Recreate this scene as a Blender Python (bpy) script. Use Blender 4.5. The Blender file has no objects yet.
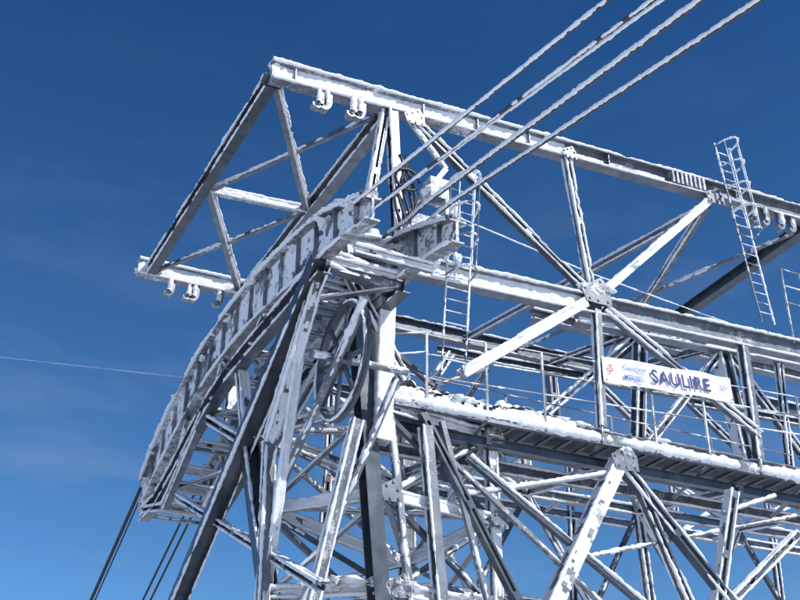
import bpy, math, random
from mathutils import Vector as V, noise, Matrix
random.seed(7)
R=random.Random(11)
scene=bpy.context.scene
scene.view_settings.view_transform='Standard'
try: scene.view_settings.look='None'
except: pass
scene.view_settings.exposure=0

# ---------------------------------------------------------------- materials
def newmat(n):
    m=bpy.data.materials.new(n); m.use_nodes=True
    nt=m.node_tree; b=nt.nodes['Principled BSDF']; return m,nt,b
WIND=V((-0.35,-0.85,0.45)).normalized()
def N(nt,t,**k):
    n=nt.nodes.new(t)
    for a,v in k.items(): setattr(n,a,v)
    return n
def mathn(nt,op,a,b):
    n=N(nt,'ShaderNodeMath',operation=op)
    for i,x in enumerate((a,b)):
        if x is None: continue
        if isinstance(x,(int,float)): n.inputs[i].default_value=x
        else: nt.links.new(x,n.inputs[i])
    return n.outputs[0]
def noisen(nt,co,sc,det=4,rough=.6):
    n=N(nt,'ShaderNodeTexNoise'); n.inputs['Scale'].default_value=sc
    n.inputs['Detail'].default_value=det; n.inputs['Roughness'].default_value=rough
    nt.links.new(co,n.inputs['Vector']); return n.outputs['Fac']
def ramp(nt,f,p0,c0,p1,c1):
    r=N(nt,'ShaderNodeValToRGB'); r.color_ramp.elements[0].position=p0; r.color_ramp.elements[1].position=p1
    r.color_ramp.elements[0].color=(*c0,1); r.color_ramp.elements[1].color=(*c1,1)
    nt.links.new(f,r.inputs[0]); return r.outputs[0]
def mat_steel(name,frost_bias,base0=(.12,.135,.155),base1=(.235,.255,.28),soft=.24):
    m,nt,b=newmat(name); L=nt.links
    tc=N(nt,'ShaderNodeTexCoord'); co=tc.outputs['Object']
    geo=N(nt,'ShaderNodeNewGeometry')
    dp=N(nt,'ShaderNodeVectorMath',operation='DOT_PRODUCT'); L.new(geo.outputs['Normal'],dp.inputs[0]); dp.inputs[1].default_value=tuple(WIND)
    big=noisen(nt,co,.8,3); med=noisen(nt,co,5,5,.75); fin=noisen(nt,co,30,3,.7)
    s=mathn(nt,'ADD',mathn(nt,'MULTIPLY',big,.9),mathn(nt,'MULTIPLY',med,.8))
    s=mathn(nt,'ADD',s,mathn(nt,'MULTIPLY',fin,.7))
    s=mathn(nt,'ADD',s,mathn(nt,'MULTIPLY',dp.outputs['Value'],.16))
    s=mathn(nt,'ADD',s,frost_bias-1.25)
    f=ramp(nt,s,.0,(0,0,0),soft,(1,1,1))
    steel=ramp(nt,noisen(nt,co,2.5,3),.3,base0,.7,base1)
    mx=N(nt,'ShaderNodeMix',data_type='RGBA'); L.new(f,mx.inputs[0]); L.new(steel,mx.inputs[6]); mx.inputs[7].default_value=(.82,.855,.895,1)
    L.new(mx.outputs[2],b.inputs['Base Color'])
    inv=mathn(nt,'SUBTRACT',1.0,f)
    L.new(mathn(nt,'MULTIPLY',inv,.5),b.inputs['Metallic'])
    L.new(mathn(nt,'ADD',mathn(nt,'MULTIPLY',f,.45),.36),b.inputs['Roughness'])
    bp=N(nt,'ShaderNodeBump'); bp.inputs['Distance'].default_value=.03; bp.inputs['Strength'].default_value=.6
    hh=mathn(nt,'MULTIPLY',mathn(nt,'ADD',fin,.8),f)
    L.new(hh,bp.inputs['Height']); L.new(bp.outputs[0],b.inputs['Normal'])
    return m
M_STEEL=mat_steel('frosted_steel',-.16)
M_DARK=mat_steel('bare_steel',-.31,(.05,.06,.075),(.115,.13,.15))
M_WHITE=mat_steel('heavily_frosted_steel',.13)
def mat_frost():
    m,nt,b=newmat('rime_ice'); L=nt.links
    co=N(nt,'ShaderNodeTexCoord').outputs['Object']
    n1=noisen(nt,co,9,5,.75); n2=noisen(nt,co,34,3,.7)
    c=ramp(nt,n1,.25,(.74,.78,.84),.7,(.90,.915,.935)); L.new(c,b.inputs['Base Color'])
    b.inputs['Roughness'].default_value=.85
    bp=N(nt,'ShaderNodeBump'); bp.inputs['Distance'].default_value=.05; bp.inputs['Strength'].default_value=.8
    L.new(mathn(nt,'ADD',n1,mathn(nt,'MULTIPLY',n2,.5)),bp.inputs['Height']); L.new(bp.outputs[0],b.inputs['Normal'])
    return m
M_FROST=mat_frost()
def mat_plain(name,col,rough=.5,met=0,var=.15,sc=8):
    m,nt,b=newmat(name); co=N(nt,'ShaderNodeTexCoord').outputs['Object']
    lo=tuple(c*(1-var) for c in col); hi=tuple(min(1,c*(1+var)) for c in col)
    nt.links.new(ramp(nt,noisen(nt,co,sc,5),.3,lo,.7,hi),b.inputs['Base Color'])
    b.inputs['Roughness'].default_value=rough; b.inputs['Metallic'].default_value=met; return m
M_ROPE=mat_plain('wire_rope',(.05,.055,.065),.5,.4,.3,30)
M_BLACK=mat_plain('black_hose',(.015,.016,.02),.5)
M_BANNER=mat_plain('banner_vinyl',(.80,.80,.80),.6,0,.05,2)
M_BLUE=mat_plain('blue_print',(.008,.022,.15),.6,0,.1)
M_BLUE2=mat_plain('light_blue_print',(.08,.18,.50),.6,0,.2,12)
M_RED=mat_plain('red_print',(.5,.03,.03),.6,0,.1)

# ---------------------------------------------------------------- mesh collectors
class Part:
    def __init__(s): s.v=[]; s.f=[]
    def add(s,vs,fs):
        o=len(s.v); s.v+= [tuple(x) for x in vs]; s.f+=[tuple(i+o for i in q) for q in fs]
PARTS={}
def part(owner,name,mat,smooth=False):
    k=(owner,name)
    if k not in PARTS: p=Part(); p.mat=mat; p.smooth=smooth; PARTS[k]=p
    return PARTS[k]
def basis(p,q,up):
    d=(q-p).normalized(); s=d.cross(up)
    if s.length<1e-3: s=d.cross(V((1,0,0)))
    s.normalize(); u=s.cross(d).normalized(); return d,s,u
def rect(P,p,q,s,u,a,b,c,d):
    vs=[]
    for e in (p,q):
        for (x,y) in ((a,c),(b,c),(b,d),(a,d)): vs.append(e+s*x+u*y)
    P.add(vs,[(0,3,2,1),(4,5,6,7),(0,1,5,4),(1,2,6,5),(2,3,7,6),(3,0,4,7)])
def tube(P,pts,r,n=8,cap=True):
    rings=[]; L=len(pts)
    for i,p in enumerate(pts):
        t=(pts[min(i+1,L-1)]-pts[max(i-1,0)]).normalized()
        ref=V((0,0,1)) if abs(t.z)<.93 else V((1,0,0))
        s=t.cross(ref).normalized(); u=s.cross(t)
        rings.append([p+(s*math.cos(k*2*math.pi/n)+u*math.sin(k*2*math.pi/n))*r for k in range(n)])
    vs=[x for rr in rings for x in rr]; fs=[]
    for i in range(L-1):
        for k in range(n): fs.append((i*n+k,i*n+(k+1)%n,(i+1)*n+(k+1)%n,(i+1)*n+k))
    if cap: fs+= [tuple(reversed(range(n))),tuple((L-1)*n+k for k in range(n))]
    P.add(vs,fs)
def sausage(F,pts,r,amt,thr=.0,step=.09,n=7,seed=0,off=.45,W0=None):
    """lumpy rime growing on the windward side of thin things"""
    for a,b in zip(pts[:-1],pts[1:]):
        Ld=(b-a).length; m=max(2,int(Ld/step)); d=(b-a)/Ld
        W0=W0 or WIND
        W=W0-d*W0.dot(d)
        if W.length<.05: W=V((0,0,1))-d*d.z
        W.normalize(); S=d.cross(W)
        vs=[];rr=[]
        for i in range(m+1):
            c=a+d*(Ld*i/m)
            g=noise.noise(c*.7+V((seed,0,3)))*.8+noise.noise(c*2.6+V((0,seed,0)))*.5+noise.noise(c*7)*.45-thr
            g=max(-.3,min(1,g+.35))
            rad=r*(1+amt*g)*min(1,.4+max(g,0)*3) ; cc=c+W*(r*off*(.3+amt*max(g,0)))
            if g<=0: rad=r*.3; cc=c
            rr.append(g)
            for k in range(n):
                th=k*2*math.pi/n
                dirv=W*math.cos(th)+S*math.sin(th)
                pp=cc+dirv*rad
                pp=cc+dirv*rad*(1+.35*noise.noise(pp*11)+.35*noise.noise(pp*27))
                vs.append(pp)
        fs=[]
        for i in range(m):
            if rr[i]<=0 and rr[i+1]<=0: continue
            for k in range(n): fs.append((i*n+k,i*n+(k+1)%n,(i+1)*n+(k+1)%n,(i+1)*n+k))
        F.add(vs,fs)
def slab(F,p,q,nrm,t,H,hw,amt,thr,step=.08,K=5,seed=0,droop=0):
    Ld=(q-p).length; m=max(2,int(Ld/step)); d=(q-p)/Ld
    vs=[];hh=[]
    for i in range(m+1):
        for j in range(K+1):
            w=-1+2*j/K
            b=p+d*(Ld*i/m)+t*(hw*w)
            g=noise.noise(b*.8+V((seed,1,0)))*.6+noise.noise(b*2.9+V((seed,0,2)))*.5+.55*noise.noise(b*8)
            h=(g+.45-thr)
            hh.append(h)
            e=1-abs(w)**4*.6
            h2=max(h,0)*amt*1.3*e*(1+.5*noise.noise(b*17))
            jx=.3*noise.noise(b*31)*step
            vs.append(b+nrm*(H+.003+h2)+t*(w*h2*.5+(jx if 0<j<K else 0))+d*jx)
    fs=[]
    for i in range(m):
        for j in range(K):
            a=i*(K+1)+j; c=(a,a+1,a+K+2,a+K+1)
            if sum(hh[x]>0 for x in c)<2: continue
            fs.append(c)
    F.add(vs,fs)
def jit(): return R.uniform(-.006,.006)
def member(owner,kind,p,q,w=.3,h=None,up=(0,0,1),frost=.5,mat=None,name='steel',roll=0):
    p=V(p);q=V(q); h=h or w; up=V(up)
    if w<.3: w*=.86;h*=.86
    w+=jit(); h+=jit()
    mat=mat or M_STEEL
    if frost>0: frost=frost-.30 if mat is not M_WHITE else frost-.14
    P=part(owner,name+('' if mat is M_STEEL else '_dark' if mat is M_DARK else '_white'),mat)
    F=part(owner,'rime',M_FROST,True)
    d,s,u=basis(p,q,up)
    tf=max(.014,h*.07); a=w/2; b=h/2
    if kind=='I':
        rect(P,p,q,s,u,-a,a,b-tf,b); rect(P,p,q,s,u,-a,a,-b,-b+tf); rect(P,p,q,s,u,-tf*.4,tf*.4,-b+tf,b-tf)
    elif kind=='C':
        rect(P,p,q,s,u,-a,a,b-tf,b); rect(P,p,q,s,u,-a,a,-b,-b+tf); rect(P,p,q,s,u,a-tf,a,-b+tf,b-tf)
    elif kind=='L':
        rect(P,p,q,s,u,-a,a,-b,-b+tf*1.3); rect(P,p,q,s,u,a-tf*1.3,a,-b+tf*1.3,b)
    elif kind=='B':
        rect(P,p,q,s,u,-a,a,-b,b)
    elif kind=='D':  # twin channels with battens
        tw=max(.012,w*.08); fl=w*.3
        for sg in (-1,1):
            x0,x1=sorted((sg*a,sg*(a-tw)))
            rect(P,p,q,s,u,x0,x1,-b,b)
            y0,y1=sorted((sg*(a-tw),sg*(a-fl)))
            rect(P,p,q,s,u,y0,y1,b-tf,b); rect(P,p,q,s,u,y0,y1,-b,-b+tf)
        Ld=(q-p).length; n=max(2,int(Ld/1.7))
        for i in range(n+1):
            c=p+d*(.12+(Ld-.24)*i/n)
            for sg in (-1,1):
                rect(P,c-d*.1,c+d*.1,s,u,-a+.01,a-.01,sg*(b+.007)-.006,sg*(b+.007)+.006)
    elif kind=='O':
        tube(P,[p,q],a,10)
    if frost>-.1 and frost!=0:
        sd=R.uniform(0,50)
        if w<.12 or kind in('O','L'):
            sausage(F,[p,q],max(a,b)*.66,.75,thr=.27-frost,seed=sd)
        else:
            for nv,tv,H,hw in ((s,u,a,b),(-s,u,a,b),(u,s,b,a),(-u,s,b,a)):
                al=nv.dot(WIND)
                if al<.15: continue
                if kind=='D' and abs(nv.dot(u))>.9: continue
                if nv.z<.6 and mat is not M_WHITE and frost<.3: continue
                HH=H; hw2=hw; am=.04
                if kind=='I' and abs(nv.dot(s))>.9: HH=tf*.4; hw2=hw-tf; am=w*.2
                slab(F,p,q,nv,tv,HH,hw2,am,.75-frost-al*.3,seed=sd)
            e=(s if s.dot(WIND)>0 else -s)*a+(u if u.dot(WIND)>0 else -u)*b
            sausage(F,[p+e,q+e],.025,1.3,thr=.12-frost,seed=sd+3,step=.07,n=6)
            e2=(s if s.dot(WIND)>0 else -s)*a-(u if u.dot(WIND)>0 else -u)*b
            sausage(F,[p+e2,q+e2],.02,1.2,thr=.2-frost,seed=sd+9,step=.07,n=6)
            if kind=='D':
                e3=-(s if s.dot(WIND)>0 else -s)*a+(u if u.dot(WIND)>0 else -u)*b
                sausage(F,[p+e3,q+e3],.022,1.2,thr=.2-frost,seed=sd+12,step=.07,n=6)
def gusset(owner,c,ax,sz=.5,th=.02,frost=True):
    c=V(c); P=part(owner,'gusset_plates',M_STEEL)
    ax=V(ax).normalized(); ref=V((0,0,1)) if abs(ax.z)<.9 else V((0,1,0))
    s=ax.cross(ref).normalized(); u=s.cross(ax)
    n=7; pts=[]
    for k in range(n):
        th0=2*math.pi*k/n+.3; rr=sz*(.45+.12*math.sin(k*2.3))
        pts.append(s*math.cos(th0)*rr+u*math.sin(th0)*rr)
    vs=[c+x-ax*th/2 for x in pts]+[c+x+ax*th/2 for x in pts]
    fs=[tuple(range(n)),tuple(reversed(range(n,2*n)))]+[(k,k+n,(k+1)%n+n,(k+1)%n) for k in range(n)]
    P.add(vs,fs)
    for k in range(n):
        q=c+pts[k]*.72; rect(P,q-ax*(th/2+.03),q+ax*(th/2+.03),s,u,-.025,.025,-.025,.025)
def lump(owner,c,r,seed=0,sc=(1,1,1)):
    F=part(owner,'rime',M_FROST,True); c=V(c); r*=.62; n=18;m=12; vs=[];fs=[]
    ex=V((1+.5*math.sin(seed*3.1),1+.4*math.cos(seed*1.7),.75))
    for i in range(m+1):
        ph=math.pi*i/m
        for k in range(n):
            th=2*math.pi*k/n
            dv=V((math.sin(ph)*math.cos(th)*sc[0]*ex.x,math.sin(ph)*math.sin(th)*sc[1]*ex.y,math.cos(ph)*sc[2]*ex.z))
            pp=c+dv*r; vs.append(c+dv*r*(1+1.3*noise.noise(pp*5+V((seed,0,0)))+.9*noise.noise(pp*14)+.5*noise.noise(pp*33)))
    for i in range(m):
        for k in range(n): fs.append((i*n+k,i*n+(k+1)%n,(i+1)*n+(k+1)%n,(i+1)*n+k))
    F.add(vs,fs)
T='cable_car_pylon'
def M(kind,p,q,w=.3,h=None,**k): member(T,kind,p,q,w,h,**k)
def lerp(a,b,t): return V(a).lerp(V(b),t)
UPY=(0,1,0)
# ================================================================ gantry frame (top, horizontal)
A=V((6.55,20.05,19.42)); B=V((6.45,30.86,19.5)); C=V((9.68,30.87,19.5)); D=V((9.72,20.1,19.52))
def topz(x): return 19.38+(x-6.6)*.0505
M('I',(6.5,20.05,topz(6.5)),(9.4,20.05,topz(9.4)),.36,.52,frost=1.0,mat=M_WHITE)
M('I',(9.4,20.05,topz(9.4)),(12,20.05,topz(12)),.36,.5,frost=.85,mat=M_WHITE)
M('I',(12,20.05,topz(12)),(15,20.05,topz(15)),.36,.5,frost=.75)
M('I',(15,20.05,topz(15)),(30,20.05,topz(30)),.36,.5,frost=.5)
for i in range(8): # stiffener slats
    x=18.6+i*.16; rect(part(T,'stiffeners_white',M_WHITE),V((x,19.84,topz(x)-.2)),V((x,19.84,topz(x)+.2)),V((1,0,0)),V((0,1,0)),-.035,.035,-.02,.16)
for x in (7.1,10.6,12.2,13.8,16.4,21.0,24.5):
    rect(part(T,'stiffeners',M_STEEL),V((x,19.9,topz(x)-.21)),V((x,19.9,topz(x)+.21)),V((1,0,0)),V((0,1,0)),-.012,.012,-.01,.12)
rear=lambda x: V((x,30.85-.02*(x-6.5),19.5))
M('I',rear(6.1),rear(9.9),.36,.5,frost=1.0,mat=M_WHITE)
M('I',rear(9.9),rear(34),.36,.5,frost=.4,mat=M_DARK)
M('I',(6.62,20.3,19.3),(6.5,30.7,19.4),.3,.34,frost=.42,mat=M_DARK)
M('I',(9.72,20.3,19.38),(9.68,30.7,19.4),.34,.36,frost=.5)
M1=V((6.75,25.57,19.38)); M2=V((9.6,25.31,19.38))
M('B',D+V((-.2,.4,-.1)),M1,.13,.16,frost=.85)
M('B',A+V((.25,.4,-.08)),M2,.2,.22,frost=.7)
M('B',M1,M2,.2,.2,frost=1.0,mat=M_WHITE)
M('B',M2,B+V((.25,-.2,-.05)),.13,.15,frost=.85)
M('B',M1,C+V((-.3,-.2,-.05)),.2,.2,frost=.65)
for c in (M1,M2,A+V((.1,.3,-.1)),D+V((-.1,.4,-.1)),B+V((.2,-.3,0)),C+V((-.2,-.3,0))): gusset(T,c,(0,0,1),.6)
lump(T,A+V((0,0,.12)),.24,1,(1,1,1.1)); lump(T,B+V((-.2,.05,-.1)),.25,5,(1.2,1,.9)); lump(T,M1,.2,3,(1.2,1,.7)); lump(T,M2+V((0,0,.1)),.2,4,(1.2,1,.7))
def hook(x,y,z,flip=1,r=.22):
    P=part(T,'hangers',M_STEEL); n=12
    vs=[];fs=[]
    pts=[(x-.06,z),(x-.06,z-.3)]
    for k in range(n+1):
        th=math.pi*(1.0+ .8*k/n)
        pts.append((x-.06-flip*(r*.5+r*.5*math.cos(th)),z-.3-.05+r*.9*math.sin(th)))
    for i,(a,b) in enumerate(pts):
        j=min(i+1,len(pts)-1);jj=max(i-1,0); t=V((pts[j][0]-pts[jj][0],0,pts[j][1]-pts[jj][1])).normalized(); nn=V((t.z,0,-t.x))
        wd=.085-.05*i/len(pts)
        for yy in (-.1,.1):
            for sg in (-1,1): vs.append(V((a,y+yy,b))+nn*wd*sg)
    for i in range(len(pts)-1):
        o=i*4; fs+=[(o,o+1,o+5,o+4),(o+1,o+3,o+7,o+5),(o+3,o+2,o+6,o+7),(o+2,o,o+4,o+6)]
    fs+=[(0,2,3,1),(len(vs)-4,len(vs)-3,len(vs)-1,len(vs)-2)]
    P.add(vs,fs)
    sausage(part(T,'rime',M_FROST,True),[V((a-.06,y-.1,b)) for a,b in pts[:6]],.045,1.2,thr=-.1,seed=x*3,step=.04)
for x in (7.85,8.05,8.75,8.95): hook(x,19.98,topz(x)-.24)
for x in (7.3,7.9,8.1,8.9): hook(x,30.8,19.28,r=.24)
for x in (21.7,22.15,22.75,23.2): hook(x,19.98,topz(x)-.24)
M('I',(23.9,20.3,19.95),(23.9,30.5,19.6),.34,.36,frost=.3,mat=M_DARK)
M('B',(20.2,20.3,19.75),(23.7,30.4,19.5),.2,.2,frost=.6)
M('B',(20.2,20.3,19.7),(17.9,30.6,19.5),.2,.22,frost=.4)
M('O',(23.5,20.3,19.7),(20.0,30.5,19.5),.15,frost=.5)
# ================================================================ front truss
def midz(x): return 14.85+(x-9.97)*.0385
M('I',(9.5,20,midz(9.5)),(15.1,20,midz(15.1)),.34,.5,frost=.72)
M('I',(15.1,20,midz(15.1)),(28,20,midz(28)),.34,.5,frost=.55)
M('D',(15.0,19.98,19.55),(15.4,19.98,15.5),.18,.2,up=UPY,frost=.5)
M('D',(10.31,19.98,19.2),(15.25,19.98,15.45),.2,.22,up=UPY,frost=.5,mat=M_DARK)
M('B',(15.75,19.98,15.5),(20.05,19.98,19.7),.2,.22,up=UPY,frost=.65)
M('B',(15.1,19.9,15.0),(11.5,19.9,12.3),.25,.26,up=UPY,frost=.85,mat=M_WHITE)
M('D',(15.7,19.9,15.0),(20.3,19.9,12.4),.2,.22,up=UPY,frost=.6)
M('I',(15.47,19.9,14.9),(15.3,19.9,11.7),.2,.22,up=UPY,frost=.5)
M('I',(20.3,19.95,15.0),(20.2,19.95,11.7),.24,.26,up=UPY,frost=.5)
gusset(T,(15.42,19.75,15.35),UPY,.95)
gusset(T,(10.3,19.8,19.15),UPY,.6); gusset(T,(15,19.8,19.6),UPY,.5); gusset(T,(20.05,19.8,19.7),UPY,.7)
for k in range(5): lump(T,(15.1+.16*k,19.76,15.42+.1*math.sin(k*2)),.2,k,(1.4,.6,.8))
M('I',(9.75,20,19.3),(9.95,20,14.9),.26,.28,up=UPY,frost=.5,mat=M_DARK)
M('D',(9.6,20.1,19.3),(8.95,19.9,15.2),.2,.2,up=UPY,frost=.65)
M('B',(10.15,19.95,19.2),(11.2,19.9,17.9),.12,.14,frost=1.0)
M('B',(11.2,19.9,17.9),(10.1,19.9,16.2),.12,.14,frost=.9)
M('I',(9.6,30.75,19.3),(9.35,30.4,14.2),.3,.3,up=UPY,frost=.4)
# ================================================================ saddle girders (curved)
TOPC=[(16.2,13.72),(16.8,13.95),(17.84,14.42),(20.1,14.92),(23.5,15.28),(26.7,15.12),(29.3,14.52),(31.2,13.75),(32.3,13.1)]
LOWC=[(18.55,13.42),(20.4,13.45),(22.43,13.45),(24.5,13.42),(26.57,13.1),(28.4,12.55),(30.4,11.95),(32.1,11.95)]
def spline(pts,x):
    n=len(pts)
    i=max(0,min(n-2,next((k for k in range(n-1) if x<=pts[k+1][0]),n-2)))
    g=lambda k: pts[max(0,min(n-1,k))]
    p0,p1,p2,p3=g(i-1),g(i),g(i+1),g(i+2)
    t=(x-p1[0])/(p2[0]-p1[0]); 
    m1=(p2[1]-p0[1])/max(p2[0]-p0[0],1e-6)*(p2[0]-p1[0]); m2=(p3[1]-p1[1])/max(p3[0]-p1[0],1e-6)*(p2[0]-p1[0])
    return (2*t**3-3*t*t+1)*p1[1]+(t**3-2*t*t+t)*m1+(-2*t**3+3*t*t)*p2[1]+(t**3-t*t)*m2
ztop=lambda y: spline(TOPC,y)
zlow=lambda y: spline(LOWC,y)
M_SADDLE=mat_steel('saddle_plate',.01,(.15,.17,.195),(.24,.265,.30),.16)
def saddle(x):
    web=part(T,'saddle_web',M_SADDLE); fl=part(T,'saddle_flanges_white',M_WHITE)
    Y1=32.3
    ys=[16.2+i*(Y1-16.2)/64 for i in range(65)]
    dep=lambda y: .5+.65*min(1,max(0,(y-16.2)/3))-.35*max(0,(y-30.5)/2)
    for a,b in zip(ys[:-1],ys[1:]):
        pa=V((x,a,ztop(a)));pb=V((x,b,ztop(b)))
        for (P,x0,x1,z0a,z0b,z1) in ((web,-.03,.03,-dep(a),-dep(b),-.05),(fl,-.22,.22,-.05,-.05,0.0),(fl,-.15,.15,-dep(a)-.04,-dep(b)-.04,None)):
            za1=z1 if z1 is not None else -dep(a); zb1=z1 if z1 is not None else -dep(b)
            vs=[pa+V((x0,0,z0a)),pa+V((x1,0,z0a)),pa+V((x1,0,za1)),pa+V((x0,0,za1)),pb+V((x0,0,z0b)),pb+V((x1,0,z0b)),pb+V((x1,0,zb1)),pb+V((x0,0,zb1))]
            P.add(vs,[(0,3,2,1),(4,5,6,7),(0,1,5,4),(1,2,6,5),(2,3,7,6),(3,0,4,7)])
    tube(part(T,'saddle_groove_white',M_WHITE),[V((x,y,ztop(y)+.05)) for y in ys],.11,8)
    y=16.8
    while y<32.1:
        z=ztop(y); dd=dep(y)
        rect(part(T,'stiffeners',M_STEEL),V((x,y,z-dd+.01)),V((x,y,z-.06)),V((1,0,0)),V((0,1,0)),-.13,.13,-.02,.02)
        y+=1.05
    F=part(T,'rime',M_FROST,True)
    for a,b in zip(ys[::4][:-1],ys[::4][1:]):
        pa=V((x,a,ztop(a)-dep(a)/2));pb=V((x,b,ztop(b)-dep(b)/2))
        slab(F,pa,pb,V((-1,0,0)),V((0,0,1)),.03,dep(a)/2-.02,.03,.40,seed=x,step=.05,K=18)
        slab(F,V((x,a,ztop(a))),V((x,b,ztop(b))),V((0,0,1)),V((1,0,0)),.0,.22,.08,.2,seed=a)
    sausage(F,[V((x-.22,y,ztop(y)-.02)) for y in ys[::4]],.035,1.2,thr=-.1,seed=x)
    sausage(F,[V((x-.15,y,ztop(y)-dep(y)-.02)) for y in ys[::4]],.028,1.1,thr=.05,seed=x+3)
    yl=[18.55+i*(32.1-18.55)/9 for i in range(10)]
    for a,b in zip(yl[:-1],yl[1:]): M('I',(x,a,zlow(a)),(x,b,zlow(b)),.3,.36,frost=.35,mat=M_DARK)
    for i,a in enumerate(yl[1:-1]):
        b=a+(.75 if i%2 else -.75); b=min(b,31.8)
        M('B',(x,a,zlow(a)+.15),(x,b,ztop(b)-dep(b)),.12,.14,frost=.7)
saddle(7.5); saddle(9.35)
for y in (17.2,18.6,20,21.6,23.2,24.8,26.4,28,29.5,31,32.1):
    z=ztop(y)-1.05 if y<31 else ztop(y)-.7
    M('I',(7.55,y,z),(9.3,y,z),.16,.2,frost=.6)
    z2=zlow(min(32.1,max(y,18.6)))
    if y>18: M('L',(7.55,y,z2),(9.3,y+.05,z2),.12,.12,frost=.7)
for i,y in enumerate((18.6,20.2,21.8,23.4,25,26.6,28.2,29.8)):
    a,b=(7.6,9.25) if i%2 else (9.25,7.6)
    M('L',(a,y,zlow(y)-.05),(b,y+1.6,zlow(min(y+1.6,32))-.05),.12,.12,frost=.7)
M('I',(7.3,32.2,12.3),(9.6,32.2,12.3),.26,.34,frost=.8,mat=M_WHITE)
M('I',(7.3,32.15,12.95),(9.6,32.15,12.95),.2,.26,frost=.8,mat=M_WHITE)
M('D',(7.5,32.1,12.9),(7.5,32.15,11.9),.2,.2,up=(1,0,0),frost=.7)
M('D',(7.5,26.6,13.1),(7.5,29.7,11.5),.2,.22,up=(1,0,0),frost=.5)
M('D',(7.5,29.7,11.5),(7.5,32.1,12.1),.2,.22,up=(1,0,0),frost=.6)
for k in range(22):
    y=16.5+R.random()*15.5; lump(T,(R.choice((7.28,7.45,9.2)),y,ztop(y)-R.uniform(-.05,.2)),R.uniform(.1,.2),k,(1.2,1.4,.8))
# ================================================================ head / tower legs
S7=(1,0,0)
def leg(kind,p,q,w,h=None,zend=None,**k):
    p=V(p);q=V(q)
    if zend is not None:
        t=(zend-p.z)/(q.z-p.z); q=p+(q-p)*t
    M(kind,p,q,w,h,**k)
leg('I',(7.4,18.55,13.5),(7.5,27.48,8.43),.34,.4,zend=1.,up=S7,frost=.45,mat=M_DARK)
leg('D',(7.55,19.0,13.4),(7.5,21.32,10.5),.24,.26,up=S7,frost=.6)
leg('D',(7.5,21.32,10.5),(7.6,21.2,-1),.24,.26,up=S7,frost=.5)
leg('B',(7.6,19.8,13.2),(7.7,21.65,7.15),.16,.18,zend=2,up=S7,frost=.75)
leg('I',(7.7,23.42,11.3),(7.7,21.34,7.1),.34,.36,zend=-1,up=S7,frost=.4,mat=M_DARK)
M('D',(7.6,24.0,13.3),(7.7,23.42,11.3),.26,.26,up=S7,frost=.6)
M('D',(7.6,23.42,11.2),(7.6,20.4,13.3),.2,.2,up=S7,frost=.6)
M('D',(7.6,23.5,11.3),(7.6,26.6,13.0),.22,.22,up=S7,frost=.6)
leg('D',(7.6,28.75,11.5),(7.7,22.89,8.73),.16,.2,zend=6.8,up=S7,frost=.6)
leg('B',(8.0,17.6,12.3),(7.7,22.4,8.6),.12,.16,up=S7,frost=.8)
leg('B',(9.2,18.6,11.2),(8.2,20.8,7.0),.14,.16,zend=5,up=S7,frost=.8)
leg('D',(8.6,19.2,10.4),(8.0,19.9,6.5),.2,.22,zend=0,up=S7,frost=.5)
leg('I',(8.7,19.8,14.5),(9.48,19.95,7.01),.34,.38,zend=-.5,up=UPY,frost=.3,mat=M_DARK)
M('B',(9.46,19.68,14.6),(9.37,19.68,10.2),.34,.34,up=UPY,frost=.9,mat=M_WHITE)
M('I',(8.3,19.3,14.5),(10.2,19.3,14.75),.34,.5,frost=.7,mat=M_WHITE)
M('I',(7.5,18.6,13.6),(9.4,19.2,13.7),.3,.36,frost=.7,mat=M_WHITE)
leg('D',(9.0,19.6,13.9),(7.6,21.3,10.4),.22,.24,up=UPY,frost=.6)
leg('D',(8.5,19.6,14.0),(10.0,19.8,11.8),.2,.22,up=UPY,frost=.6)
leg('L',(9.73,20,11.0),(10.2,20,7.1),.16,zend=0,frost=.8)
leg('I',(10.6,20,10.9),(10.9,20,7.2),.26,.28,zend=-.5,up=UPY,frost=.5)
leg('L',(11.0,20,11.1),(12,20,7.3),.14,zend=3,frost=.6)
leg('D',(10.5,20,11.2),(13.8,20,5.5),.22,.22,up=UPY,frost=.3,mat=M_DARK)
def wheel(cx,cy,cz,r):
    P=part(T,'sheave_wheel',M_DARK); n=48
    for (ri,ro,hx) in ((r*.88,r,.07),(r*.10,r*.18,.13)):
        vs=[];fs=[]
        for k in range(n):
            th=2*math.pi*k/n
            for rr,xx in ((ri,-hx),(ro,-hx),(ro*.95,0),(ro,hx),(ri,hx)): vs.append((cx+xx,cy+rr*math.cos(th),cz+rr*math.sin(th)))
        for k in range(n):
            for j in range(5): 
                a=k*5+j;b=k*5+(j+1)%5;c=((k+1)%n)*5+(j+1)%5;d=((k+1)%n)*5+j; fs.append((a,b,c,d))
        P.add(vs,fs)
    for k in range(8):
        th=2*math.pi*k/8+.2; dv=V((0,math.cos(th),math.sin(th)))
        rect(P,V((cx,cy,cz))+dv*r*.15,V((cx,cy,cz))+dv*r*.9,V((1,0,0)),dv.cross(V((1,0,0))),-.03,.03,-.045,.045)
    sausage(part(T,'rime',M_FROST,True),[V((cx-.07,cy+r*.97*math.cos(t*.2618),cz+r*.97*math.sin(t*.2618))) for t in range(25)],.022,1.2,thr=.25)
wheel(8.1,18.9,11.5,1.3)
M('O',(7.4,18.9,11.5),(9.6,18.9,11.55),.2,frost=.5)
cols=lambda z:[V((9.2+(13-z)*.11,20,z)),V((12.6,20.6,z)),V((12.4,24.5,z)),V((7.7,21.3+(z-7)*.35 if z<11.5 else 23.2,z))]
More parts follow.
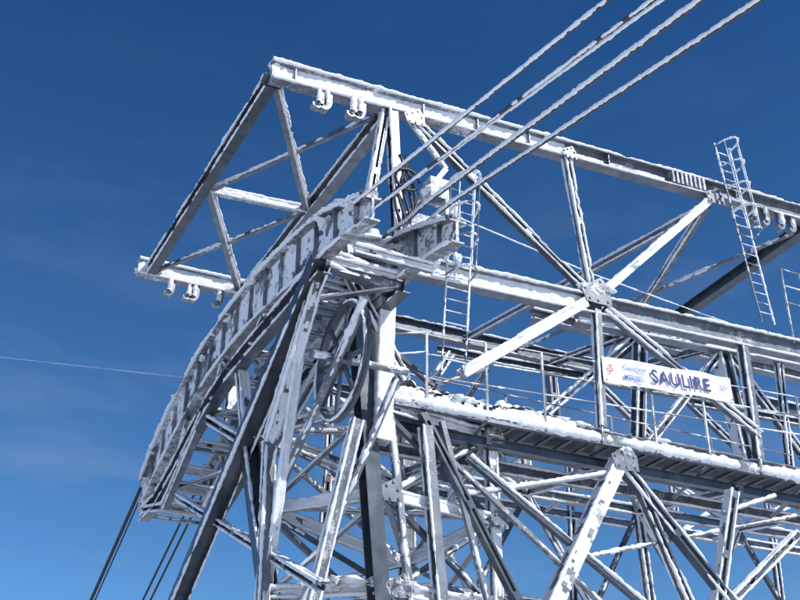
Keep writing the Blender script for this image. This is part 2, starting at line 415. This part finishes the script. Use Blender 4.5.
for z,fz in ((11.2,.7),(9.2,.9),(7.25,1.0),(5.2,.8)):
    c=cols(z)
    for i in range(4): M('I' if z!=9.2 else 'B',c[i],c[(i+1)%4]+V((0,0,.02)),.2,.24,frost=fz,mat=M_WHITE if fz>=1 else M_STEEL)
    M('L',c[0],c[2],.14,frost=.7); M('L',c[1]+V((0,0,.1)),c[3]+V((0,0,.1)),.14,frost=.7)
    gusset(T,c[0]+V((0,-.24,0)),UPY,.6); gusset(T,c[1]+V((0,-.2,0)),UPY,.55)
for z0,z1 in ((13,11.2),(11.2,9.2),(9.2,7.25),(7.25,5.2),(5.2,3)):
    a=cols(z0);b=cols(z1)
    for i in range(4):
        j=(i+1)%4
        M('L',a[i],b[j],.13,frost=.6+R.uniform(-.3,.3),mat=R.choice((M_DARK,M_STEEL))); M('L',a[j],b[i],.13,frost=.6+R.uniform(-.3,.3))
M('D',(12.4,24.5,13.3),(12.4,24.5,-3),.3,.3,frost=.5)
M('D',(12.6,20.6,11.4),(12.6,20.6,-.5),.22,.22,frost=.6)
for k in range(18): 
    c=cols(7.25); i=k%4; p=lerp(c[i],c[(i+1)%4],R.random()); lump(T,p+V((0,0,.12)),R.uniform(.2,.32),k,(1.7,1.3,.6))
# ================================================================ lower lattice under the walkway (front plane)
leg('B',(15.79,20,11.0),(13.69,20,7.47),.32,.34,zend=-.5,up=UPY,frost=.6)
leg('D',(15.85,20.05,10.9),(18.62,20.05,8.01),.26,.28,zend=5.2,up=UPY,frost=.45,mat=M_DARK)
leg('D',(16.33,20.1,10.5),(17.41,20.1,7.88),.2,.22,zend=5.2,up=UPY,frost=.4,mat=M_DARK)
leg('D',(19.29,20.1,10.8),(18.31,20.1,7.97),.26,.26,zend=-.5,up=UPY,frost=.6)
leg('L',(20.7,20.1,10.9),(18.9,20.1,10.2),.14,frost=.7)
leg('O',(21.4,20.2,10.5),(13.9,20.2,8.36),.13,frost=.6)
leg('D',(21.3,20.15,10.0),(18.77,20.15,8.02),.2,.2,zend=5.2,up=UPY,frost=.5,mat=M_DARK)
leg('B',(11.69,20.1,10.4),(16.0,20.1,7.72),.14,.16,zend=6,up=UPY,frost=.45,mat=M_DARK)
leg('B',(10.95,20.1,10.5),(13.9,20.1,8.36),.12,.14,zend=6,up=UPY,frost=.6)
leg('L',(15.7,20,10.7),(11.7,20.2,9.6),.14,frost=.8)
M('I',(8.5,20.2,5.1),(27,20.2,5.2),.3,.4,frost=.5)
M('I',(9.6,20.4,10.95),(27,20.4,11.05),.24,.26,frost=.3,mat=M_DARK)
M('I',(9.8,21.6,10.9),(27,21.6,11.0),.24,.3,frost=.5)
gusset(T,(15.8,19.78,10.95),UPY,.8); lump(T,(15.8,19.8,11.15),.2,3)
for x in (22.5,26.5): M('D',(x,20.2,11),(x-.3,20.2,-.5),.3,.3,frost=.5)
def backplane(y,x0,x1,zt,zm,zb,bay,w,fr,low=True):
    M('I',(x0,y,zt),(x1,y,zt+.3),w*1.5,w*1.8,frost=fr*.6,mat=M_DARK)
    M('I',(x0,y,zm),(x1,y,zm+.15),w*1.2,w*1.4,frost=fr)
    if low: M('I',(x0,y,zb),(x1,y,zb),w*1.2,w*1.4,frost=fr)
    x=x0;i=0
    while x<x1-.1:
        xn=min(x+bay,x1)
        M('D',(x,y,zt),(x,y,zm),w,w,up=UPY,frost=fr)
        if i%2: M('B',(x,y,zm),(xn,y,zt),w*.7,w*.8,frost=fr+.1)
        else: M('B',(x,y,zt),(xn,y,zm),w*.7,w*.8,frost=fr+.1)
        if low:
            M('B',(x,y,zm),((x+xn)/2,y,zb),w*.7,w*.7,frost=fr,mat=R.choice((M_DARK,M_STEEL))); M('B',((x+xn)/2,y,zb),(xn,y,zm),w*.7,w*.7,frost=fr,mat=R.choice((M_DARK,M_STEEL)))
        if i%2==0: M('D',(x,y,zm),(x+(.8 if low else -1.2),y,-8),w*1.1,w*1.1,up=UPY,frost=fr,mat=M_DARK)
        x=xn;i+=1
backplane(24.5,12.4,32,13.4,11.6,8.6,3.7,.2,.55)
backplane(30.8,12.8,40,16.6,13.6,10.0,4.6,.22,.5,False)
for x in (12.4,16.1,19.8,23.5,27.2):
    M('B',(x,20.3,11.0),(x,24.4,11.6),.16,.2,frost=.5)
    M('L',(x,20.3,11.0),(x+3.6,24.4,11.6),.12,frost=.7)
    M('L',(x,24.6,13.4),(x+1,30.7,13.6),.14,frost=.6)
for (p,q,w,k) in (((17.8,24,17.2),(27.5,24,17.7),.4,'I'),((17.6,26,18.2),(29.5,26,18.4),.34,'I'),((19.8,24.2,13.4),(20.4,24.2,17.3),.3,'D'),((24.0,24.2,13.4),(23.6,24.2,17.5),.4,'D'),
    ((20,24.2,13.4),(23.5,24.2,17.3),.22,'D'),((27.2,24.2,13.4),(23.9,24.2,17.4),.24,'D'),((16.1,24.4,13.4),(20.2,24.2,17.2),.2,'D'),((23.6,24,17.6),(23.9,30.5,19.3),.26,'D'),
    ((20.4,24,17.4),(21.5,30.7,19.3),.24,'D'),((21.5,30.7,16.7),(21.5,30.7,19.3),.3,'D'),((26.4,30.7,16.8),(23.0,30.7,19.3),.24,'D'),((31,30.7,16.8),(27.5,30.7,19.3),.24,'D'),((27.5,24,17.6),(24.1,20.2,15.5),.2,'B'),
    ((14.2,26,16.2),(24,26,16.6),.26,'I'),((12.6,24.4,13.4),(14.6,26,16.1),.2,'D'),((22,24.1,15.3),(28,24.1,15.5),.24,'I'),((25.6,24.1,13.4),(26,24.1,17.6),.2,'D')):
    M(k,p,q,w,frost=R.uniform(.4,.75),mat=R.choice((M_STEEL,M_DARK)),up=UPY if k=='D' else (0,0,1))
# ================================================================ machinery and rime at the head
P=part(T,'junction_boxes_white',M_WHITE)
for (x,y,z,a,b,c) in ((10.75,19.6,16.9,.25,.2,.28),(11.1,19.6,16.4,.2,.2,.22),(10.2,19.5,15.6,.3,.25,.28)):
    rect(P,V((x,y,z-c)),V((x,y,z+c)),V((1,0,0)),V((0,1,0)),-a,a,-b,b); 
for k in range(18):
    lump(T,(R.uniform(8.3,11),R.uniform(18.9,19.9),R.uniform(14.6,15.3)),R.uniform(.16,.28),k)
for k in range(8): lump(T,(R.uniform(10.4,11.3),R.uniform(19.5,19.8),R.uniform(16,17.2)),R.uniform(.15,.24),k+50)
H=part(T,'hydraulic_hoses',M_BLACK,True)
for k in range(5):
    x=9.7+.09*k; pts=[V((x+.12*math.sin(t*.6+k),19.5+.02*k,17.6-.17*t+.06*math.sin(k+t))) for t in range(12)]
    tube(H,pts,.035,6)
tube(H,[V((9.9+.32*math.cos(t*.4),19.45,16.9+.3*math.sin(t*.4))) for t in range(15)],.04,6)
# ================================================================ walkway
W='maintenance_walkway'
dz=11.62
member(W,'C',(9.6,19.95,dz-.22),(27,19.95,dz-.14),.14,.34,frost=.6,name='edge_beam')
member(W,'C',(9.6,21.5,dz-.22),(27,21.5,dz-.14),.14,.34,frost=.4,name='edge_beam',mat=M_DARK)
x=9.8
while x<27: member(W,'L',(x,20.03,dz-.12),(x,21.42,dz-.12),.09,.12,frost=.3,name='joists'); x+=.55
rect(part(W,'grating',M_STEEL),V((9.6,20.75,dz)),V((27,20.75,dz+.08)),V((0,1,0)),V((0,0,1)),-.78,.78,.0,.035)
F=part(W,'rime',M_FROST,True)
slab(F,V((9.6,20.72,dz+.04)),V((14.0,20.72,dz+.06)),V((0,0,1)),V((0,1,0)),0,.82,.25,-.15,K=10,step=.09)
slab(F,V((14.0,20.72,dz+.06)),V((27,20.72,dz+.12)),V((0,0,1)),V((0,1,0)),0,.82,.07,.3,K=10,step=.1)
slab(F,V((9.6,19.88,dz-.1)),V((14.5,19.88,dz-.08)),V((0,-1,0)),V((0,0,1)),0,.15,.09,.2,K=6)
for k in range(50): 
    xx=R.uniform(9.7,14.4) if k<34 else R.uniform(14.5,26); lump(W,(xx,19.95+R.uniform(-.05,.3),dz+.08),R.uniform(.13,.24),k,(1.8,1,.6))
def railing(owner,y,xs,zb,zt,fr=.6,r=.042):
    for i,x in enumerate(xs):
        member(owner,'L',(x,y,zb(x)),(x+.02,y,zt(x)),r*1.7,frost=fr,name='rail_posts')
    for a,b in zip(xs[:-1],xs[1:]):
        for dzz in (0,-.55,-1.1):
            member(owner,'O',(a,y,zt(a)+dzz),(b,y,zt(b)+dzz),r,frost=fr,name='rails')
rz=lambda x: 13.15+(x-10.5)*.055
railing(W,19.86,[10.55,12.1,13.65,15.25,16.85,18.5,20.15,21.8,23.4,25,26.6],lambda x:11.3,rz)
railing(W,21.55,[10.5,13.65,16.85,20.15,23.4,26.6],lambda x:11.4,lambda x:12.9,.4)
for y in (20.3,20.9,21.5):
    member(W,'L',(9.65,y,11.4),(9.65,y,12.9),.07,frost=.7,name='rail_posts')
for z in (12.9,12.4): member(W,'O',(9.65,19.9,z),(9.65,21.5,z),.05,frost=.7,name='rails'); member(W,'O',(9.65,19.88,z),(10.55,19.86,z+.25),.05,frost=.7,name='rails')
for x in (12.1,15.25,18.5,21.8): member(W,'L',(x,20.0,11.3),(x,21.4,10.9),.1,frost=.5,name='brackets')
railing(W,19.9,[22.2,22.9,23.8,25.0,27],lambda x:15.5,lambda x:17.9,.6)
rect(part(W,'grating',M_STEEL),V((21.9,20.5,15.62)),V((27,20.5,15.8)),V((0,1,0)),V((0,0,1)),-.5,.5,0,.04)
# ================================================================ ladders
def ladder(owner,a0,a1,b0,b1,y,cz0,cz1,depth=.65):
    a0,a1,b0,b1=[V((p[0],y,p[1])) for p in (a0,a1,b0,b1)]
    for p,q in ((a0,a1),(b0,b1)): member(owner,'O',p,q,.065,frost=.75,name='stiles')
    n=int((a1-a0).length/.3)
    for i in range(1,n): member(owner,'O',a0.lerp(a1,i/n),b0.lerp(b1,i/n),.035,frost=.7,name='rungs')
    m=max(2,int((cz1-cz0)/.75)); hoops=[]
    for i in range(m+1):
        z=cz0+(cz1-cz0)*i/m
        ta=(z-a0.z)/(a1.z-a0.z); pa=a0+(a1-a0)*ta; tb=(z-b0.z)/(b1.z-b0.z); pb=b0+(b1-b0)*tb
        c=(pa+pb)/2; hw=(pb-pa).length/2
        pts=[c+V((-math.cos(t*math.pi/10)*hw*1.05,-math.sin(t*math.pi/10)*depth,0)) for t in range(11)]
        tube(part(owner,'cage_hoops',M_STEEL),pts,.022,6); sausage(part(owner,'rime',M_FROST,True),pts,.024,1.0,thr=.0,seed=i)
        hoops.append(pts)
    for k in (2,5,8):
        member(owner,'O',hoops[0][k],hoops[-1][k],.035,frost=.6,name='cage_bars')
ladder('access_ladder',(10.78,12.1),(11.15,17.4),(11.37,12.1),(11.8,17.4),19.55,14.6,17.3)
ladder('access_ladder.001',(20.8,15.7),(20.15,21.5),(21.25,15.7),(20.7,21.5),19.6,18.4,21.4,.6)
# ================================================================ banner
bn='advertising_banner'
P=part(bn,'vinyl',M_BANNER,True); vs=[];fs=[]; nx,nz=48,8
bw=4.08; bx0=15.37; sl=.06; BZ=12.86; BH=.70
for i in range(nx+1):
    for j in range(nz+1):
        x=bx0+bw*i/nx; z=BZ+BH*j/nz+sl*(x-bx0)
        yy=19.74+.015*math.sin(x*5)+.02*noise.noise(V((x*1.3,0,z*1.5)))
        vs.append((x,yy,z-.02*math.sin(i/nx*math.pi*5)*(1 if j in(0,nz) else .5)))
for i in range(nx):
    for j in range(nz): a=i*(nz+1)+j; fs.append((a,a+nz+1,a+nz+2,a+1))
P.add(vs,fs)
ang=math.atan(sl)
TXT=[]
def text(s,x,dzv,size,mat,nm,bold=.0,sx=1,sp=1):
    cu=bpy.data.curves.new(nm,'FONT'); cu.body=s; cu.size=size; cu.offset=bold; cu.extrude=.001; cu.space_character=sp
    o=bpy.data.objects.new(nm,cu); bpy.context.collection.objects.link(o)
    z=BZ+sl*(x-bx0)+dzv
    o.matrix_world=Matrix(((math.cos(ang)*sx,-math.sin(ang),0,x),(0,0,-1,19.69),(math.sin(ang)*sx,math.cos(ang),0,z),(0,0,0,1)))
    cu.materials.append(mat); TXT.append(o); return o
text('SAULIRE',16.82,.17,.50,M_BLUE,'lettering',.011,.92,1.14)
text('Courchevel',15.95,.40,.17,M_BLUE2,'small_lettering',.003,.9)
text('MERIBEL',15.95,.13,.19,M_BLUE2,'small_lettering_lower',.004,.9)
text('S',15.52,.28,.26,M_RED,'logo_mark',.006)
text('S3V',19.0,.28,.17,M_BLUE2,'logo_right',.003)
for (x,z) in ((15.45,.66),(17.5,.66),(19.4,.66),(15.45,.05),(17.5,.05),(19.4,.05)):
    zz=BZ+sl*(x-bx0)+z; tube(part(bn,'ties',M_BLACK),[V((x,19.7,zz)),V((x,19.86,zz+.06))],.012,5)
# ================================================================ cables
def cable(name,x,xs,y0,z0,slope,r,fr,W0=None,kr=.75,off=.75):
    pts=[]
    for y in (-38,-25,-12,0,6,10,13): pts.append(V((xs+(x-xs)*max(0,(y-5))/20,y,z0+slope*(y-y0))))
    zj=lambda y: z0+slope*(y-y0)
    for y in (15,16.5): pts.append(V((xs+(x-xs)*(y-5)/20,y,zj(y))))
    for i in range(1,30):
        y=17.2+i*(32.0-17.2)/29
        pts.append(V((x if y>20 else xs+(x-xs)*min(1,(y-5)/15),y,ztop(y)+.12)))
    e=pts[-1]
    for k in (2,6,12,24,50,90,160,300): pts.append(V((x,e.y+k,e.z-.42*k+.0002*k*k)))
    P=part(name,'rope',M_ROPE,True); tube(P,pts,r,8)
    F=part(name,'rime',M_FROST,True)
    sausage(F,pts[2:12],r*kr,.3,thr=fr,step=.05,seed=x,off=off*4/kr/3,n=8,W0=W0)
cable('track_cable',7.45,7.0,8.32,11.79,.232,.036,-.6,V((-.6,-.4,-.2)))
cable('track_cable.001',9.15,8.35,8.17,12.22,.229,.042,-1.1,V((-.8,-.3,.0)),.72,.9)
cable('track_cable.002',9.4,9.5,7.94,12.54,.213,.040,-1.0,V((-.8,-.3,.15)),.72,.9)
cable('haul_cable',7.6,7.5,7.96,11.70,.217,.027,-.1,V((-.6,-.2,-.6)))
cable('haul_cable.001',7.5,7.64,7.96,11.74,.217,.032,-.9,V((.1,-.6,-.6)),.8)
tube(part('signal_cable','wire',M_ROPE),[V((12.3,22,18.2)),V((18,23.2,18.35)),V((26,24.8,18.9)),V((40,28,20))],.012,6)
sausage(part('signal_cable','rime',M_FROST,True),[V((12.3,22,18.2)),V((18,23.2,18.35)),V((26,24.8,18.9)),V((40,28,20))],.016,.5,thr=-.5)
# ================================================================ build objects
owners={}
for (ow,nm),p in PARTS.items():
    if ow not in owners:
        e=bpy.data.objects.new(ow,None); bpy.context.collection.objects.link(e); owners[ow]=e
    me=bpy.data.meshes.new(nm); me.from_pydata(p.v,[],p.f); me.materials.append(p.mat); me.update()
    if p.smooth: me.polygons.foreach_set('use_smooth',[True]*len(me.polygons))
    o=bpy.data.objects.new(nm,me); bpy.context.collection.objects.link(o); o.parent=owners[ow]
for o in TXT: o.parent=owners[bn]
# ================================================================ terrain
def gz(x,y):
    r=math.hypot(x,y); z=0
    if y>27: z-= .42*(y-27)*(1 if y<700 else 700/y)
    z+=.25*noise.noise(V((x*.06,y*.06,0)))
    if r>150: z+= (r-150)*.10*noise.noise(V((x*.0012,y*.0012,4)))*1.5
    return z
ax=[0];s=1.5
while ax[-1]<16000: ax.append(ax[-1]+s); s*=1.09
cs=[-a for a in ax[:0:-1]]+ax
vs=[(x,y+15,gz(x,y+15)) for y in cs for x in cs]; n=len(cs)
fs=[(j*n+i,j*n+i+1,(j+1)*n+i+1,(j+1)*n+i) for j in range(n-1) for i in range(n-1)]
me=bpy.data.meshes.new('snow_ground'); me.from_pydata(vs,[],fs); me.polygons.foreach_set('use_smooth',[True]*len(fs))
m,nt,b=newmat('snow'); co=N(nt,'ShaderNodeTexCoord').outputs['Object']
nt.links.new(ramp(nt,noisen(nt,co,.4,3),.3,(.74,.78,.84),.7,(.86,.88,.91)),b.inputs['Base Color']); b.inputs['Roughness'].default_value=.8
bp=N(nt,'ShaderNodeBump'); bp.inputs['Distance'].default_value=.15; nt.links.new(noisen(nt,co,1.5,3),bp.inputs['Height']); nt.links.new(bp.outputs[0],b.inputs['Normal'])
me.materials.append(m); g=bpy.data.objects.new('snow_ground',me); bpy.context.collection.objects.link(g)
# contrail high in the sky
m,nt,b=newmat('contrail_vapour'); b.inputs['Base Color'].default_value=(.9,.92,.95,1); b.inputs['Roughness'].default_value=1
co=N(nt,'ShaderNodeTexCoord').outputs['Object']
nt.links.new(ramp(nt,noisen(nt,co,.004,5),.3,(.04,.04,.04),.7,(.16,.16,.16)),b.inputs['Alpha'])
p0=V((727,8834,4000));p1=V((2247,8535,4000)); dd=(p1-p0)
vs=[];fs=[]
for i in range(41):
    c=p0+dd*(-1.2+2.3*i/40); wd=7*(1+.3*math.sin(i))
    vs+= [c+V((0,-wd,-wd)),c+V((0,wd,wd))]
for i in range(40): fs.append((2*i,2*i+1,2*i+3,2*i+2))
me=bpy.data.meshes.new('contrail'); me.from_pydata([tuple(v) for v in vs],[],fs); me.materials.append(m)
bpy.context.collection.objects.link(bpy.data.objects.new('contrail',me))
# ================================================================ light
sd=V((.42,-.72,.72)).normalized()
el=math.asin(sd.z); rot=math.atan2(sd.x,sd.y)
w=bpy.data.worlds.new('World'); scene.world=w; w.use_nodes=True; nt=w.node_tree
bg=nt.nodes['Background']; sky=N(nt,'ShaderNodeTexSky'); sky.sky_type='NISHITA'; sky.sun_disc=False
sky.sun_elevation=el; sky.sun_rotation=rot; sky.altitude=2700; sky.air_density=1.0; sky.dust_density=.3; sky.ozone_density=2.5
tc=N(nt,'ShaderNodeTexCoord'); sep=N(nt,'ShaderNodeSeparateXYZ'); nt.links.new(tc.outputs['Generated'],sep.inputs[0])
tint=ramp(nt,sep.outputs[2],.18,(.50,.74,.86),.72,(.20,.46,.70))
mt=N(nt,'ShaderNodeMix',data_type='RGBA',blend_type='MULTIPLY'); mt.inputs[0].default_value=1; nt.links.new(sky.outputs[0],mt.inputs[6]); nt.links.new(tint,mt.inputs[7])
hs=N(nt,'ShaderNodeHueSaturation'); hs.inputs['Saturation'].default_value=1.02; hs.inputs['Value'].default_value=1.8
nt.links.new(mt.outputs[2],hs.inputs['Color'])
mp=N(nt,'ShaderNodeMapping'); mp.inputs['Scale'].default_value=(2,5,9); mp.inputs['Rotation'].default_value=(.3,.1,.5)
nt.links.new(tc.outputs['Generated'],mp.inputs['Vector'])
cl=noisen(nt,mp.outputs[0],1.6,6,.6); cf=ramp(nt,cl,.5,(0,0,0),.95,(.28,.28,.28))
lowf=ramp(nt,sep.outputs[2],.3,(1,1,1),.62,(.06,.06,.06))
cf=mathn(nt,'MULTIPLY',cf,lowf)
mx=N(nt,'ShaderNodeMix',data_type='RGBA'); nt.links.new(cf,mx.inputs[0]); nt.links.new(hs.outputs[0],mx.inputs[6]); mx.inputs[7].default_value=(6,7,8,1)
nt.links.new(mx.outputs[2],bg.inputs['Color']); bg.inputs['Strength'].default_value=.095
ld=bpy.data.lights.new('sun','SUN'); ld.energy=4.9; ld.angle=math.radians(.5); ld.color=(1,.95,.88)
lo=bpy.data.objects.new('sun',ld); bpy.context.collection.objects.link(lo); lo.rotation_euler=sd.to_track_quat('Z','Y').to_euler()
cam=bpy.data.cameras.new('camera'); cam.sensor_width=36; cam.lens=50; cam.clip_end=60000; cam.clip_start=.1
co=bpy.data.objects.new('camera',cam); bpy.context.collection.objects.link(co); co.location=(0,0,1.6)
co.rotation_euler=(math.radians(90+28.85),0,math.radians(-26.5)); scene.camera=co
print('verts',sum(len(p.v) for p in PARTS.values()))
